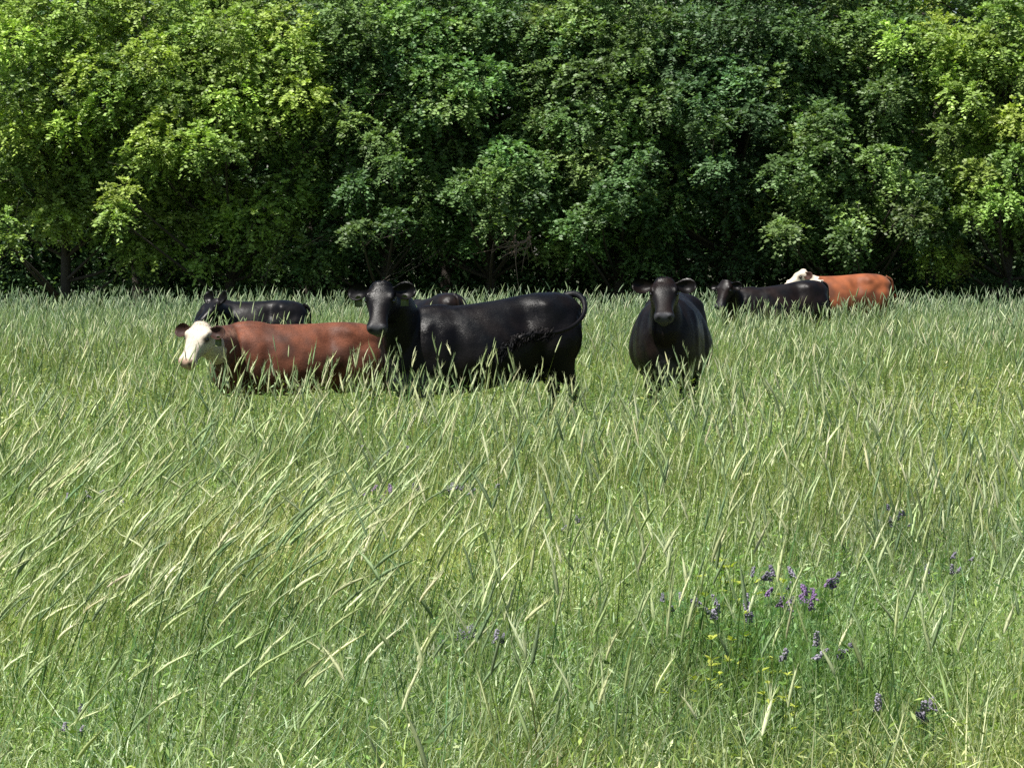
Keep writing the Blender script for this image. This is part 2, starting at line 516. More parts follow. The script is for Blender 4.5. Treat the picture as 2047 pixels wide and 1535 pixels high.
    md = raw.modifiers.new('r', 'REMESH'); md.mode = 'VOXEL'; md.voxel_size = voxel
    sm = raw.modifiers.new('s', 'SMOOTH'); sm.factor = 0.6; sm.iterations = 15
    dg = bpy.context.evaluated_depsgraph_get()
    ev = raw.evaluated_get(dg)
    me = ev.to_mesh()
    V = np.zeros(len(me.vertices) * 3, dtype=np.float32); me.vertices.foreach_get('co', V); V = V.reshape(-1, 3)
    pv = np.zeros(len(me.loops), dtype=np.int32); me.loops.foreach_get('vertex_index', pv)
    tot = np.array([p.loop_total for p in me.polygons]); st = np.array([p.loop_start for p in me.polygons])
    F4 = np.array([pv[s:s + 4] for s, t_ in zip(st, tot) if t_ == 4]); F3 = np.array([pv[s:s + 3] for s, t_ in zip(st, tot) if t_ == 3]).reshape(-1, 3)
    ev.to_mesh_clear()
    bpy.data.objects.remove(raw)
    # muscle relief: hollows in front of the hip and behind the shoulder, hip bone, thigh and gaskin
    yk = np.clip((np.abs(V[:, 1]) - 0.05) / 0.12, 0, 1) * np.sign(V[:, 1])
    xr = V[:, 0] / bodylen; zr = V[:, 2] + pitch * xr
    for x0, z0, sx, sz, am in ((-0.29, 1.10, 0.12, 0.11, -0.035), (-0.47, 1.22, 0.08, 0.06, 0.022), (0.34, 0.88, 0.06, 0.22, -0.03), (0.33, 1.22, 0.12, 0.06, -0.02),
                               (-0.40, 0.72, 0.06, 0.16, -0.035), (0.60, 0.72, 0.09, 0.08, 0.02), (-0.64, 1.05, 0.09, 0.08, -0.02), (-0.60, 0.82, 0.12, 0.18, 0.012),
                               (0.05, 0.80, 0.20, 0.16, 0.02), (0.45, 0.60, 0.07, 0.05, -0.03)):
        V[:, 1] += yk * am * np.exp(-((xr - x0) / sx) ** 2 - ((zr - z0) / sz) ** 2)
    # vertex colours: markings, and a tone that lightens with height
    rel = (V - pl) / hs
    a = rel @ u / 0.9; b = rel @ vv; c = rel @ wv
    col = colours(V, a, b, c)
    fin = MB(); fin.add(V, F4, F3 if len(F3) else None, col)
    if fur:
        rf = np.random.default_rng(77)
        q = F4[rf.integers(0, len(F4), fur)]
        p0, p1, p2, p3 = [V[q[:, k]] for k in range(4)]
        nr_ = np.cross(p2 - p0, p3 - p1); nr_ /= np.linalg.norm(nr_, axis=1)[:, None] + 1e-9
        a_, b_ = rf.uniform(0, 1, (fur, 1)), rf.uniform(0, 1, (fur, 1))
        pp = (p0 * (1 - a_) + p1 * a_) * (1 - b_) + (p3 * (1 - a_) + p2 * a_) * b_
        rh = (pp - pl) / hs
        onface = (rh @ u > 0.0) & (rh @ u < 0.6) & (np.abs(rh @ vv) < 0.2) & (rh @ wv > -0.3)
        flow = np.where(onface[:, None], u[None], np.array([-0.9, 0, -0.45])[None])
        sw = n2(pp[:, 0], pp[:, 2], 0.35, 41)[:, None] - 0.5
        flow = flow + np.array([0.0, 0, 1.6]) * sw + rf.normal(0, 0.25, (fur, 3))
        flow -= nr_ * np.sum(flow * nr_, axis=1)[:, None]; flow /= np.linalg.norm(flow, axis=1)[:, None] + 1e-9
        top_ = np.clip((pp[:, 2:3] - 1.15) / 0.1, 0, 1)
        Lf = rf.uniform(0.008, 0.018, (fur, 1)) * np.where(onface[:, None], 0.6, 1.0)
        tuft = (rh @ u > -0.09) & (rh @ u < 0.09) & (np.abs(rh @ vv) < 0.11) & (rh @ wv > -0.07)
        Lf = Lf * np.where(tuft[:, None], 2.6, 1.0)
        dirf = flow + nr_ * rf.uniform(0.05, 0.22, (fur, 1)); sdf = np.cross(flow, nr_)
        keep = (pp[:, 2] > 0.12) & ~((rh @ u > 0.44) & onface)
        wf = 0.0017
        T = np.stack([pp - sdf * wf, pp + sdf * wf, pp + dirf * Lf], 1)[keep].reshape(-1, 3)
        ci = col[q[:, 0]][keep] * rf.uniform(0.75, 1.25, (keep.sum(), 1))
        fin.add(T, None, np.arange(len(T)).reshape(-1, 3), np.repeat(ci, 3, 0))
    # ears: cupped leaf shapes grown from the head
    for s in (1, -1):
        e_up, e_fw = ear if (s == 1 or ear2 is None) else ear2
        droop = 0
        dirv = vv * s + wv * e_fw - u * e_up
        dirv /= np.linalg.norm(dirv)
        opening = (u * 0.35 + wv * 1.0); opening -= dirv * np.dot(opening, dirv); opening /= np.linalg.norm(opening)
        wide = np.cross(dirv, opening)
        rootp = H(0.065, 0.10 * s, -0.04)
        prof = [(0.0, 0.030, 0.5), (0.03, 0.042, 0.7), (0.065, 0.064, 0.75), (0.10, 0.074, 0.7), (0.135, 0.070, 0.6), (0.165, 0.050, 0.4), (0.185, 0.020, 0.2)]
        m = 9; t_ = np.linspace(-1, 1, m)
        eV = []
        for dd, ww, cup in prof:
            for lay in (0, 1):
                for q in t_:
                    off = -ww * cup * (1 - abs(q) ** 2) - lay * 0.008 + 0.0
                    eV.append(rootp + hs * earl * (dirv * dd + wide * ww * q + opening * (off + 0.02) - np.array([0, 0, 1]) * 0.15 * dd ** 2))
        eV = np.array(eV); KK = len(prof)
        ix = np.arange(len(eV)).reshape(KK, 2, m)
        ff = []
        for k in range(KK - 1):
            for q in range(m - 1):
                ff.append((ix[k, 0, q], ix[k, 0, q + 1], ix[k + 1, 0, q + 1], ix[k + 1, 0, q]))
                ff.append((ix[k, 1, q], ix[k + 1, 1, q], ix[k + 1, 1, q + 1], ix[k, 1, q + 1]))
            for q in (0, m - 1):
                ff.append((ix[k, 0, q], ix[k + 1, 0, q], ix[k + 1, 1, q], ix[k, 1, q]))
        for q in range(m - 1):
            ff.append((ix[-1, 0, q], ix[-1, 0, q + 1], ix[-1, 1, q + 1], ix[-1, 1, q]))
        ec = colours(eV, np.full(len(eV), -9.0), np.zeros(len(eV)), np.zeros(len(eV)))
        ec = ec * np.where((np.arange(len(eV)) // m) % 2 == 0, 0.45, 1.6)[:, None]
        fin.add(eV, np.array(ff), None, ec)
        if s in tags:
            tp = rootp + hs * (dirv * 0.11 + opening * 0.01 - np.array([0, 0, 0.035]))
            mt = MB()
            dn = np.array([0, 0, -1.0]); sd_ = wide - dn * np.dot(wide, dn); sd_ = vv * s - dn * np.dot(vv * s, dn); sd_ /= np.linalg.norm(sd_)
            nn = np.cross(sd_, dn)
            pts = []
            for lay in (-0.002, 0.002):
                for (p, q) in ((-0.012, 0.0), (0.012, 0.0), (0.035, 0.03), (0.035, 0.10), (-0.035, 0.10), (-0.035, 0.03)):
                    pts.append(tp + hs * (sd_ * p + dn * q + nn * lay))
            pts = np.array(pts)
            f4 = [(0, 1, 2, 5), (5, 2, 3, 4), (6, 11, 8, 7), (11, 10, 9, 8)] + [(i, (i + 1) % 6, 6 + (i + 1) % 6, 6 + i) for i in range(6)]
            mt.add(pts, np.array(f4)); mt.build('ear_tag', M_TAG, root)
    # tail
    if tail is not None:
        path, swn = tail
        pth = [toL(p) for p in path]
    else:
        swn = 1
        pth = [sh((-0.76, 0, 1.235)), sh((-0.835, 0, 1.20)), sh((-0.872, 0.0, 1.10)), sh((-0.868, 0.01, 0.85)), sh((-0.86, 0.02, 0.62))]
    pth = spline(pth, 26)
    rr = np.interp(np.linspace(0, 1, 26), [0, .1, .45, .62, .72, .85, 1], [0.047, 0.031, 0.019, 0.016, 0.030, 0.034, 0.010])
    tv = tube_path(pth, rr, 10)
    fin.add(tv[0], tv[1], tv[2], colours(tv[0], np.full(len(tv[0]), -9.0), np.zeros(len(tv[0])), np.zeros(len(tv[0]))))
    body = fin.build('body', mat, root, smooth=True)
    # tail switch: strands leaving the last third of the tail
    rg = np.random.default_rng(int(abs(loc[0] * 100)) + 5)
    last = pth[-9:]
    tdir = pth[-1] - pth[-4]; tdir /= np.linalg.norm(tdir)
    st_ = 1100
    k = rg.integers(0, 9, st_)
    base = last[k] + rg.normal(0, 0.016, (st_, 3))
    ln = rg.uniform(0.03, 0.085, st_) * (0.7 + 0.06 * k)
    loc_t = np.gradient(pth, axis=0)[-9:][k]; loc_t /= np.linalg.norm(loc_t, axis=1)[:, None]
    dr = loc_t * 1.0 + np.array([0, 0, -0.45]) + rg.normal(0, 0.24, (st_, 3)); dr /= np.linalg.norm(dr, axis=1)[:, None]
    sV = []; sF = []
    sdv = np.cross(dr, rg.normal(0, 1, (st_, 3))); sdv /= np.linalg.norm(sdv, axis=1)[:, None]
    curl = rg.normal(0, 0.02, (st_, 3))
    sw = MB()
    P0 = base; P1 = base + dr * ln[:, None] * 0.5 + curl; P2 = base + dr * ln[:, None] + np.array([0, 0, -0.03])
    wdt = 0.0045
    V6 = np.stack([P0 - sdv * wdt, P0 + sdv * wdt, P1 + sdv * wdt, P1 - sdv * wdt, P2 - sdv * 0.001, P2 + sdv * 0.001], 1).reshape(-1, 3)
    ii = np.arange(st_)[:, None] * 6
    F = np.concatenate([ii + np.array([0, 1, 2, 3]), ii + np.array([3, 2, 5, 4])])
    sw.add(V6, F, None, colours(V6, np.full(len(V6), -9.0), np.zeros(len(V6)), np.zeros(len(V6))) * 1.2)
    sw.build('tail_switch', M_HAIR, root)
    # eyes
    for s in (1, -1):
        e = ellipsoid(H(0.172, 0.122 * s, -0.034), (0.023 * hs, 0.017 * hs, 0.018 * hs), MH, 12)
        me_ = MB(); me_.add(*e); me_.build('eye', M_EYE, root, smooth=True)
    return root

M_TAG = simple_mat('ear_tag', (0.11, 0.14, 0.04), 0.45, 0.4, 0.2)

def black(V, a, b, c, base=(0.0026, 0.0029, 0.0038), brown=(0.010, 0.006, 0.0045), bf=0.4):
    n = n2(V[:, 0] + V[:, 1] * 0.7, V[:, 2], 0.55, 21)[:, None]
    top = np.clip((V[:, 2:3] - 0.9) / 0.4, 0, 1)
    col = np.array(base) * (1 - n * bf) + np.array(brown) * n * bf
    col = col * (1 + 0.3 * top)  # colour lighter towards the back
    muz = np.clip((a - 0.46) / 0.03, 0, 1)[:, None] * (a > 0)[:, None]
    col = col * (1 - muz) + np.array((0.05, 0.05, 0.055)) * muz
    for s in (1, -1):
        dn = np.sqrt(((a - 0.512) / 0.016) ** 2 + ((b - 0.047 * s) / 0.019) ** 2 + ((c + 0.050) / 0.024) ** 2)
        k = np.clip(1.4 - dn, 0, 1)[:, None]
        col = col * (1 - k) + np.array((0.003, 0.003, 0.003)) * k
    return col

def brownblack(V, a, b, c):
    return black(V, a, b, c, base=(0.0032, 0.003, 0.0034), brown=(0.014, 0.0075, 0.0055), bf=0.6)

def red_white(V, a, b, c, red=(0.102, 0.031, 0.014)):
    n = n2(V[:, 0] + V[:, 1] * 0.7, V[:, 2], 0.5, 33)[:, None]
    col = np.array(red) * (0.45 + 0.9 * n) * (1 + 0.35 * np.clip((V[:, 2:3] - 0.95) / 0.35, -0.6, 1))  # red lighter towards the back, darker towards the belly
    edge = 0.025 * np.sin(b * 60) + 0.02 * np.sin(c * 45 + 1)
    white = ((a > -0.14 + edge) & (a < 0.7) & (np.abs(b) < 0.2) & (c > -0.30)).astype(float)
    white = np.maximum(white, ((a > -9) & (a < 0.55) & (c < -0.13 + edge) & (c > -0.62) & (np.abs(b) < 0.25) & (a > -0.05 + edge)).astype(float))
    w_ = white[:, None]
    fre = (n2(a * 3 + b * 9, c * 9 + b * 4, 0.30, 12) > 0.72).astype(float)[:, None] * 0.30
    wc = np.array((0.60, 0.535, 0.43)) * (1 - fre) + np.array((0.45, 0.30, 0.22)) * fre
    col = col * (1 - w_) + wc * w_
    muz = np.clip((a - 0.455) / 0.03, 0, 1)[:, None] * (c > -0.12)[:, None]
    col = col * (1 - muz) + np.array((0.38, 0.26, 0.19)) * muz
    for s in (1, -1):
        dn = np.sqrt(((a - 0.512) / 0.016) ** 2 + ((b - 0.047 * s) / 0.019) ** 2 + ((c + 0.050) / 0.024) ** 2)
        k = np.clip(1.4 - dn, 0, 1)[:, None]
        col = col * (1 - k) + np.array((0.03, 0.015, 0.01)) * k
        de = np.sqrt(((a - 0.172) / 0.042) ** 2 + ((b - 0.100 * s) / 0.05) ** 2 + ((c + 0.035) / 0.030) ** 2)
        k = np.clip(1.7 - de, 0, 1)[:, None] * 0.9
        col = col * (1 - k) + np.array((0.10, 0.06, 0.04)) * k
    ears = (a < -8)[:, None]
    col = np.where(ears, np.array((0.055, 0.017, 0.010)) * np.ones_like(col), col)
    onbody = ears[:, 0] & (V[:, 0] < 0)
    col[onbody] = np.array(red) * 0.8
    return col

def gp(px, d):
    """ground point under a pixel column at distance d"""
    x = (px - 1023.5) / FPX * d
    return (x, d, float(ground_z(np.array([x]), np.array([d]))[0]))

def heading(deg):   # 180 = facing left in the picture, 270 = facing the camera
    return R(deg)

GB = 'black cattle standing in the grass'
GR = 'red cattle with white faces'
# 1 main black cow
d = 30.3
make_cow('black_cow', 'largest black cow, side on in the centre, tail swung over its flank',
         gp(972, d), heading(196), 0.985, P(762, 568, d - 0.75), (-0.10, -0.72, -1.0), black, M_COAT_BLACK, GB,
         ear=(0.12, 0.0), ear2=(0.18, -0.25), tags=(1, -1), fur=110000, pitch=0.12, bodylen=1.04, neckdrop=-0.105, earl=1.12,
         tail=([P(1130, 594, d + .27), P(1150, 588, d + .24), P(1167, 602, d + .12), P(1167, 628, d + .0), P(1148, 650, d - .12), P(1115, 664, d - .22), P(1080, 667, d - .29), P(1040, 676, d - .35), P(1008, 700, d - .37)], 1))
# 2 white-faced red cow
d = 31.2
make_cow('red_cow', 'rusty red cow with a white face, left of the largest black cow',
         gp(600, d), heading(187), 0.815, P(402, 648, d - 0.95), (-0.34, -0.60, -0.80), red_white, M_COAT_RED, GR,
         ear=(0.0, 0.0), ear2=(0.0, -0.1), tags=(1,), fur=90000, hscale=1.11, roll=0.10, bodylen=1.12)
# 3 black calf behind it
d = 44.0
make_cow('black_calf', 'small black calf with upright ears behind the red cow on the left',
         gp(506, d), heading(176), 0.85, P(432, 600, d - 0.25), (-0.60, -0.50, -0.65), black, M_COAT_BLACK, GB,
         ear=(1.3, 0.9), hscale=1.08, earl=1.25, voxel=0.017, cat='calf', bodylen=1.0)
# 4 mostly hidden cow behind the main one
d = 43.0
make_cow('black_cow', 'brownish cow back showing behind the neck of the largest black cow',
         gp(862, d), heading(118), 0.87, P(820, 615, d + 1.1), (-0.7, 0.4, -0.7), brownblack, M_COAT_BLACK, GB,
         hscale=0.9, voxel=0.018, ear=(0.2, -0.2), pitch=0.12)
# 5 front-facing black cow
d = 31.4
make_cow('black_cow', 'black cow facing the camera head on, right of the largest black cow',
         gp(1342, d), heading(264), 1.0, P(1328, 560, d - 1.0), (-0.05, -0.98, -0.90), brownblack, M_COAT_BLACK, GB,
         ear=(0.0, 0.10), width=1.04, hscale=0.96, earl=1.08, fur=80000, voxel=0.013)
# 6 far black cow
d = 52.0
make_cow('black_cow', 'black cow far back on the right, standing in front of the orange red cow',
         gp(1552, d), heading(195), 0.955, P(1450, 562, d - 0.6), (-0.30, -0.45, -0.85), brownblack, M_COAT_BLACK, GB,
         voxel=0.018, pitch=0.12, ear=(0.1, -0.3), bodylen=1.0)
# 7 far red cow
d = 58.0
make_cow('red_cow', 'orange red cow with a white face, behind the far black cow',
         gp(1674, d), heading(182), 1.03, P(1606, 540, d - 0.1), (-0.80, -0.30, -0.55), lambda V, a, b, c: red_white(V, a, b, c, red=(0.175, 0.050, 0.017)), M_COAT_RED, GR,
         voxel=0.02, hscale=1.0, ear=(0.1, -0.5), bodylen=1.05, pitch=0.03)

# ------------------------------------------------------------------ meadow
M_GRASS = foliage_mat('grass_blades', rough=0.55, spec=0.15, trans=0.38, tcol=(1.1, 1.2, 0.55), var=0.22, nscale=1.2)
M_SEED = foliage_mat('seed_heads', rough=0.6, spec=0.15, trans=0.25, tcol=(1.0, 1.05, 0.6), var=0.12, nscale=2.0)
M_HERB = foliage_mat('herbs', rough=0.5, spec=0.2, trans=0.3, tcol=(1.1, 1.25, 0.45), var=0.25, nscale=1.5)

def in_cow(x, y, grow=0.0):
    m = np.zeros(len(x), bool)
    for cx, cy_, h, L, W in COW_FOOT:
        dx, dy = x - cx, y - cy_
        a = dx * math.cos(h) + dy * math.sin(h); b = -dx * math.sin(h) + dy * math.cos(h)
        m |= (np.abs(a) < L + grow) & (np.abs(b) < W + grow)
    return m

PATCH = [(1500, 1310, 0.55, 1.2, (0.45, 0.66, 0.42)), (1780, 1450, 0.25, 0.6, (0.6, 0.65, 0.6)), (1560, 1200, 0.35, 1.2, (0.75, 0.9, 0.8)), (1330, 1330, 0.2, 0.5, (1.0, 0.72, 0.8)),
         (300, 1330, 0.4, 1.0, (0.75, 0.85, 0.8)), (930, 1290, 0.2, 0.5, (0.85, 0.68, 0.8)), (1120, 1480, 0.2, 0.3, (0.95, 0.7, 0.8)), (820, 940, 0.8, 2.0, (0.85, 0.88, 1.05)), (1820, 1060, 0.5, 1.5, (0.85, 0.85, 1.0)), (60, 1130, 0.5, 1.4, (0.8, 0.9, 0.9))]
def tint_field(x, y, col):
    """broad patches: yellower, greener and blue-green grass"""
    a = n2(x, y, 7.0, 51)[:, None]; b = n2(x, y * 0.6, 3.2, 52)[:, None]
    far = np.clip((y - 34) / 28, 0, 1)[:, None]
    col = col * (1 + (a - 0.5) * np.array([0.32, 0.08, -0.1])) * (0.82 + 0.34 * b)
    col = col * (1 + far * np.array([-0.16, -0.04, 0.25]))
    for px, py, rx, ry, m in PATCH:       # darker leafy weeds, and a few dry brownish spots
        q = P(px, py, 1.0); dd = FPX * (CAMH - 0.45) / (py - HORIZ); X = (px - 1023.5) / FPX * dd
        g = np.exp(-((x - X) / rx) ** 2 - ((y - dd) / ry) ** 2)[:, None]
        col = col * (1 + g * (np.array(m) - 1))
    return col

def build_grass():
    N = 800000
    x, y = scatter(N, 4.6, 73.5, 1.3)
    z = ground_z(x, y)
    hN = n2(x, y, 2.2, 11); hM = n2(x, y, 0.8, 12)
    h = (0.18 + 0.20 * hN + 0.22 * hM + 0.15 * n2(x, y, 0.33, 15)) * RNG.uniform(0.55, 1.1, N)
    h *= (1 + 0.60 * np.clip((y - 37) / 10, 0, 1)) * (1 - 0.30 * np.clip((y - 58) / 6, 0, 1))
    h *= 1 - 0.36 * np.clip((y - 22) / 4, 0, 1) * np.clip((34 - y) / 2, 0, 1)
    h[in_cow(x, y, 0.22)] *= 0.82
    inc = in_cow(x, y)
    h[inc] *= 0.8
    wx = 0.15 + 0.2 * n2(x, y, 5.0, 14)
    ang = RNG.uniform(0, 2 * np.pi, N)
    lx = wx + 0.9 * np.cos(ang); ly = 0.9 * np.sin(ang)
    nn = np.hypot(lx, ly); lean = np.stack([lx / nn, ly / nn], 1)
    bend = h * RNG.uniform(0.05, 0.85, N)
    width = RNG.uniform(0.0035, 0.009, N) * (0.8 + y / 38.0)
    col = palette(N, [(0.24, 0.30, 0.085), (0.16, 0.24, 0.070), (0.35, 0.41, 0.15), (0.10, 0.19, 0.075), (0.55, 0.60, 0.34), (0.36, 0.32, 0.19)],
                  [0.28, 0.22, 0.22, 0.08, 0.15, 0.05])
    pale = (y < 18) & (RNG.uniform(0, 1, N) < 0.18)
    col[pale] = np.array((0.66, 0.72, 0.45)) * RNG.uniform(0.75, 1.15, (pale.sum(), 1))
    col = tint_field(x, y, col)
    V, F, nv, c = ribbons(np.stack([x, y, z], 1), lean, h, bend, width, 3)
    o = mesh_obj('grass', V, F, None, M_GRASS, col=rep(col, nv))
    tag(o, 'dense green grass filling the whole meadow', 'grass', kind='stuff')

def build_herbs():
    """loose leaflets of vetch and clover tangled in the upper grass"""
    N = 590000
    x, y = scatter(N, 4.6, 66, 1.5)
    k = n2(x, y, 1.6, 61)
    keep = RNG.uniform(0, 1, N) < 0.25 + 0.9 * k
    x, y = x[keep], y[keep]; N = len(x)
    z = ground_z(x, y) + (0.18 + 0.20 * n2(x, y, 2.2, 11) + 0.22 * n2(x, y, 0.8, 12) + 0.14 * n2(x, y, 0.33, 15)) * RNG.uniform(0.45, 1.02, N)
    inc = in_cow(x, y); z[inc] *= 0.6
    L = RNG.uniform(0.012, 0.032, N) * (0.8 + y / 32); W = L * RNG.uniform(0.07, 0.16, N)
    dr = RNG.normal(0, 1, (N, 3)); dr[:, 2] = np.abs(dr[:, 2]) * 0.8; dr /= np.linalg.norm(dr, axis=1)[:, None]
    sd_ = np.cross(dr, RNG.normal(0, 1, (N, 3)) + np.array([0, 0, 0.8])); sd_ /= np.linalg.norm(sd_, axis=1)[:, None]
    p = np.stack([x, y, z], 1)
    V = np.stack([p, p + dr * (L * 0.5)[:, None] + sd_ * W[:, None], p + dr * L[:, None], p + dr * (L * 0.5)[:, None] - sd_ * W[:, None]], 1).reshape(-1, 3)
    F = np.arange(N * 4).reshape(N, 4)
    col = palette(N, [(0.18, 0.28, 0.06), (0.31, 0.40, 0.11), (0.09, 0.17, 0.05), (0.56, 0.63, 0.32), (0.20, 0.30, 0.13)], [0.28, 0.27, 0.17, 0.20, 0.08])
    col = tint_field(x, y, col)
    N2 = 235000                       # fine curled stems and tendrils
    x2, y2 = scatter(N2, 4.6, 32, 1.6)
    z2 = ground_z(x2, y2) + (0.18 + 0.20 * n2(x2, y2, 2.2, 11) + 0.22 * n2(x2, y2, 0.8, 12) + 0.14 * n2(x2, y2, 0.33, 15)) * RNG.uniform(0.5, 0.95, N2)
    z2[in_cow(x2, y2)] *= 0.6
    an = RNG.uniform(0, 6.283, N2); ln2 = RNG.uniform(0.03, 0.10, N2)
    V2, F2, nv2, _c = ribbons(np.stack([x2, y2, z2], 1), np.stack([np.cos(an), np.sin(an)], 1), ln2 * RNG.uniform(-0.1, 0.9, N2), ln2 * RNG.uniform(0.3, 1.0, N2), RNG.uniform(0.0028, 0.006, N2) * (0.8 + y2 / 40), 3)
    c2 = palette(N2, [(0.60, 0.68, 0.38), (0.34, 0.44, 0.14), (0.20, 0.30, 0.08), (0.44, 0.50, 0.24)], [0.25, 0.3, 0.25, 0.2])
    c2 = tint_field(x2, y2, c2)
    F = np.concatenate([F, F2 + len(V)]); V = np.concatenate([V, V2])
    o = mesh_obj('wild_herbs', V, F, None, M_HERB, col=np.concatenate([rep(col, 4), rep(c2, nv2)]))
    tag(o, 'tangle of small green herb leaflets between the grass blades', 'herbs', kind='stuff')

def build_rye():
    N = 34000
    x, y = scatter(N, 5.2, 73.0, 0.75)
    px = x / y * FPX + 1023.5
    dens = 0.15 + 0.95 * n2(x, y, 4.5, 71)
    near = np.clip((13.0 - y) / 5.0, 0, 1)
    right = np.clip((px - 1150) / 350, 0, 1)
    dens *= (1 - 0.75 * near * right) * (1 - 0.15 * near) * (0.25 + 0.75 * np.clip((y - 6.5) / 3.5, 0, 1))
    dens *= 1 - 0.74 * np.clip((y - 22) / 4, 0, 1) * np.clip((33 - y) / 2, 0, 1)
    keep = (RNG.uniform(0, 1, N) < dens) & ~in_cow(x, y, 0.03)
    # nothing tall straight in front of the two nearest faces
    x, y, px = x[keep], y[keep], px[keep]; N = len(x)
    z = ground_z(x, y)
    h = (0.62 + 0.26 * n2(x, y, 3.5, 72)) * RNG.uniform(0.78, 1.16, N) * (1 + 0.10 * np.clip((y - 38) / 12, 0, 1)) * (1 - 0.14 * np.clip((y - 58) / 6, 0, 1))
    left = np.clip((1000 - px) / 500, 0, 1) * np.clip((20 - y) / 7, 0, 1)
    gust = n2(x, y, 2.6, 73)
    lean = h * (0.02 + 0.06 * gust + 0.24 * left * (0.4 + 0.6 * gust) + 0.09 * np.abs(RNG.normal(0, 1, N)))
    flip = RNG.uniform(0, 1, N) < 0.36 * (1 - left)
    ax = np.where(flip, -1, 1) * 1.0; ay = RNG.normal(0, 0.55, N)
    nn = np.hypot(ax, ay); ld_ = np.stack([ax / nn, ay / nn], 1)
    sw = 0.0030 + 0.00016 * y
    V, F, nv, c = ribbons(np.stack([x, y, z], 1), ld_, h, lean, sw, 4, taper=6)
    col = palette(N, [(0.16, 0.24, 0.055), (0.26, 0.32, 0.10), (0.10, 0.18, 0.06)], [0.4, 0.35, 0.25])
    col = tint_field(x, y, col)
    allV = [V]; allF = [F]; allC = [rep(col, nv)]; off = len(V)
    # heads: 4-sided spindles continuing the stem
    tip = c[:, -1].astype(float); dirv = (c[:, -1] - c[:, -2]).astype(float)
    droop = RNG.uniform(0.0, 0.6, N) ** 1.5 + 0.35 * left
    L = RNG.uniform(0.075, 0.155, N) * (1 + 0.15 * left) * (0.72 + 0.28 * np.clip((y - 7) / 5, 0, 1)) * (1 + 0.35 * np.clip((y - 34) / 28, 0, 1))
    dirv /= np.linalg.norm(dirv, axis=1)[:, None]
    hl = np.stack([ld_[:, 0], ld_[:, 1], -0.3 * np.ones(N)], 1)
    rad = RNG.uniform(0.0034, 0.0056, N) * (1 + y / 55.0)
    prof_t = np.array([0.0, 0.12, 0.4, 0.75, 1.0]); prof_r = np.array([0.35, 0.85, 1.0, 0.7, 0.10])
    K = len(prof_t)
    C = np.zeros((N, K, 3)); p = tip.copy(); dcur = dirv.copy(); last = 0
    for k in range(K):
        st = (prof_t[k] - last) * L; last = prof_t[k]
        p = p + dcur * st[:, None]
        C[:, k] = p
        dcur = dcur + hl * (droop * 0.28)[:, None]; dcur /= np.linalg.norm(dcur, axis=1)[:, None]
    a0 = np.cross(dirv, RNG.normal(0, 1, (N, 3))); a0 /= np.linalg.norm(a0, axis=1)[:, None]
    b0 = np.cross(dirv, a0)
    ns = 4
    HV = np.zeros((N, K, ns, 3))
    for q in range(ns):
        th = 2 * np.pi * q / ns
        HV[:, :, q] = C + ((a0 * math.cos(th) + b0 * math.sin(th) * 0.7)[:, None, :] * (rad[:, None] * prof_r[None])[:, :, None])
    idx = np.arange(N * K * ns).reshape(N, K, ns) + off
    nx = np.roll(idx, -1, axis=2)
    HF = np.stack([idx[:, :-1], nx[:, :-1], nx[:, 1:], idx[:, 1:]], -1).reshape(-1, 4)
    hc = palette(N, [(0.54, 0.60, 0.33), (0.38, 0.46, 0.21), (0.70, 0.73, 0.45), (0.22, 0.30, 0.15)], [0.32, 0.26, 0.20, 0.22], 0.1)
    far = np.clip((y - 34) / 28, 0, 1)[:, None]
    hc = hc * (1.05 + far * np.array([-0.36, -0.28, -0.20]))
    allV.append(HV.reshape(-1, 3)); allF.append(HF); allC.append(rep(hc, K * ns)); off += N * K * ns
    # awns: fine bristles on the nearer heads
    nr = np.where(y < 26)[0]
    na = 24
    kk = RNG.integers(0, K - 1, (len(nr), na)); f = RNG.uniform(0, 1, (len(nr), na, 1))
    ar = np.arange(len(nr))[:, None]
    Cn = C[nr]
    bp = Cn[ar, kk] * (1 - f) + Cn[ar, kk + 1] * f
    ad = dirv[nr][:, None, :] + RNG.normal(0, 0.22, (len(nr), na, 3)); ad /= np.linalg.norm(ad, axis=2)[..., None]
    al = RNG.uniform(0.02, 0.055, (len(nr), na, 1))
    sdv = np.cross(ad, RNG.normal(0, 1, ad.shape)); sdv /= np.linalg.norm(sdv, axis=2)[..., None]
    wd = (0.0007 + 0.00003 * y[nr])[:, None, None]
    T = np.stack([bp - sdv * wd, bp + sdv * wd, bp + ad * al], 2).reshape(-1, 3)
    F3 = np.arange(len(T)).reshape(-1, 3) + off
    allV.append(T); allC.append(rep(hc[nr] * 1.0, na * 3))
    o = mesh_obj('rye_grass', np.concatenate(allV), np.concatenate(allF), F3, M_SEED, col=np.concatenate(allC))
    tag(o, 'tall rye stalks with pale seed heads leaning in the wind', 'rye', kind='stuff')

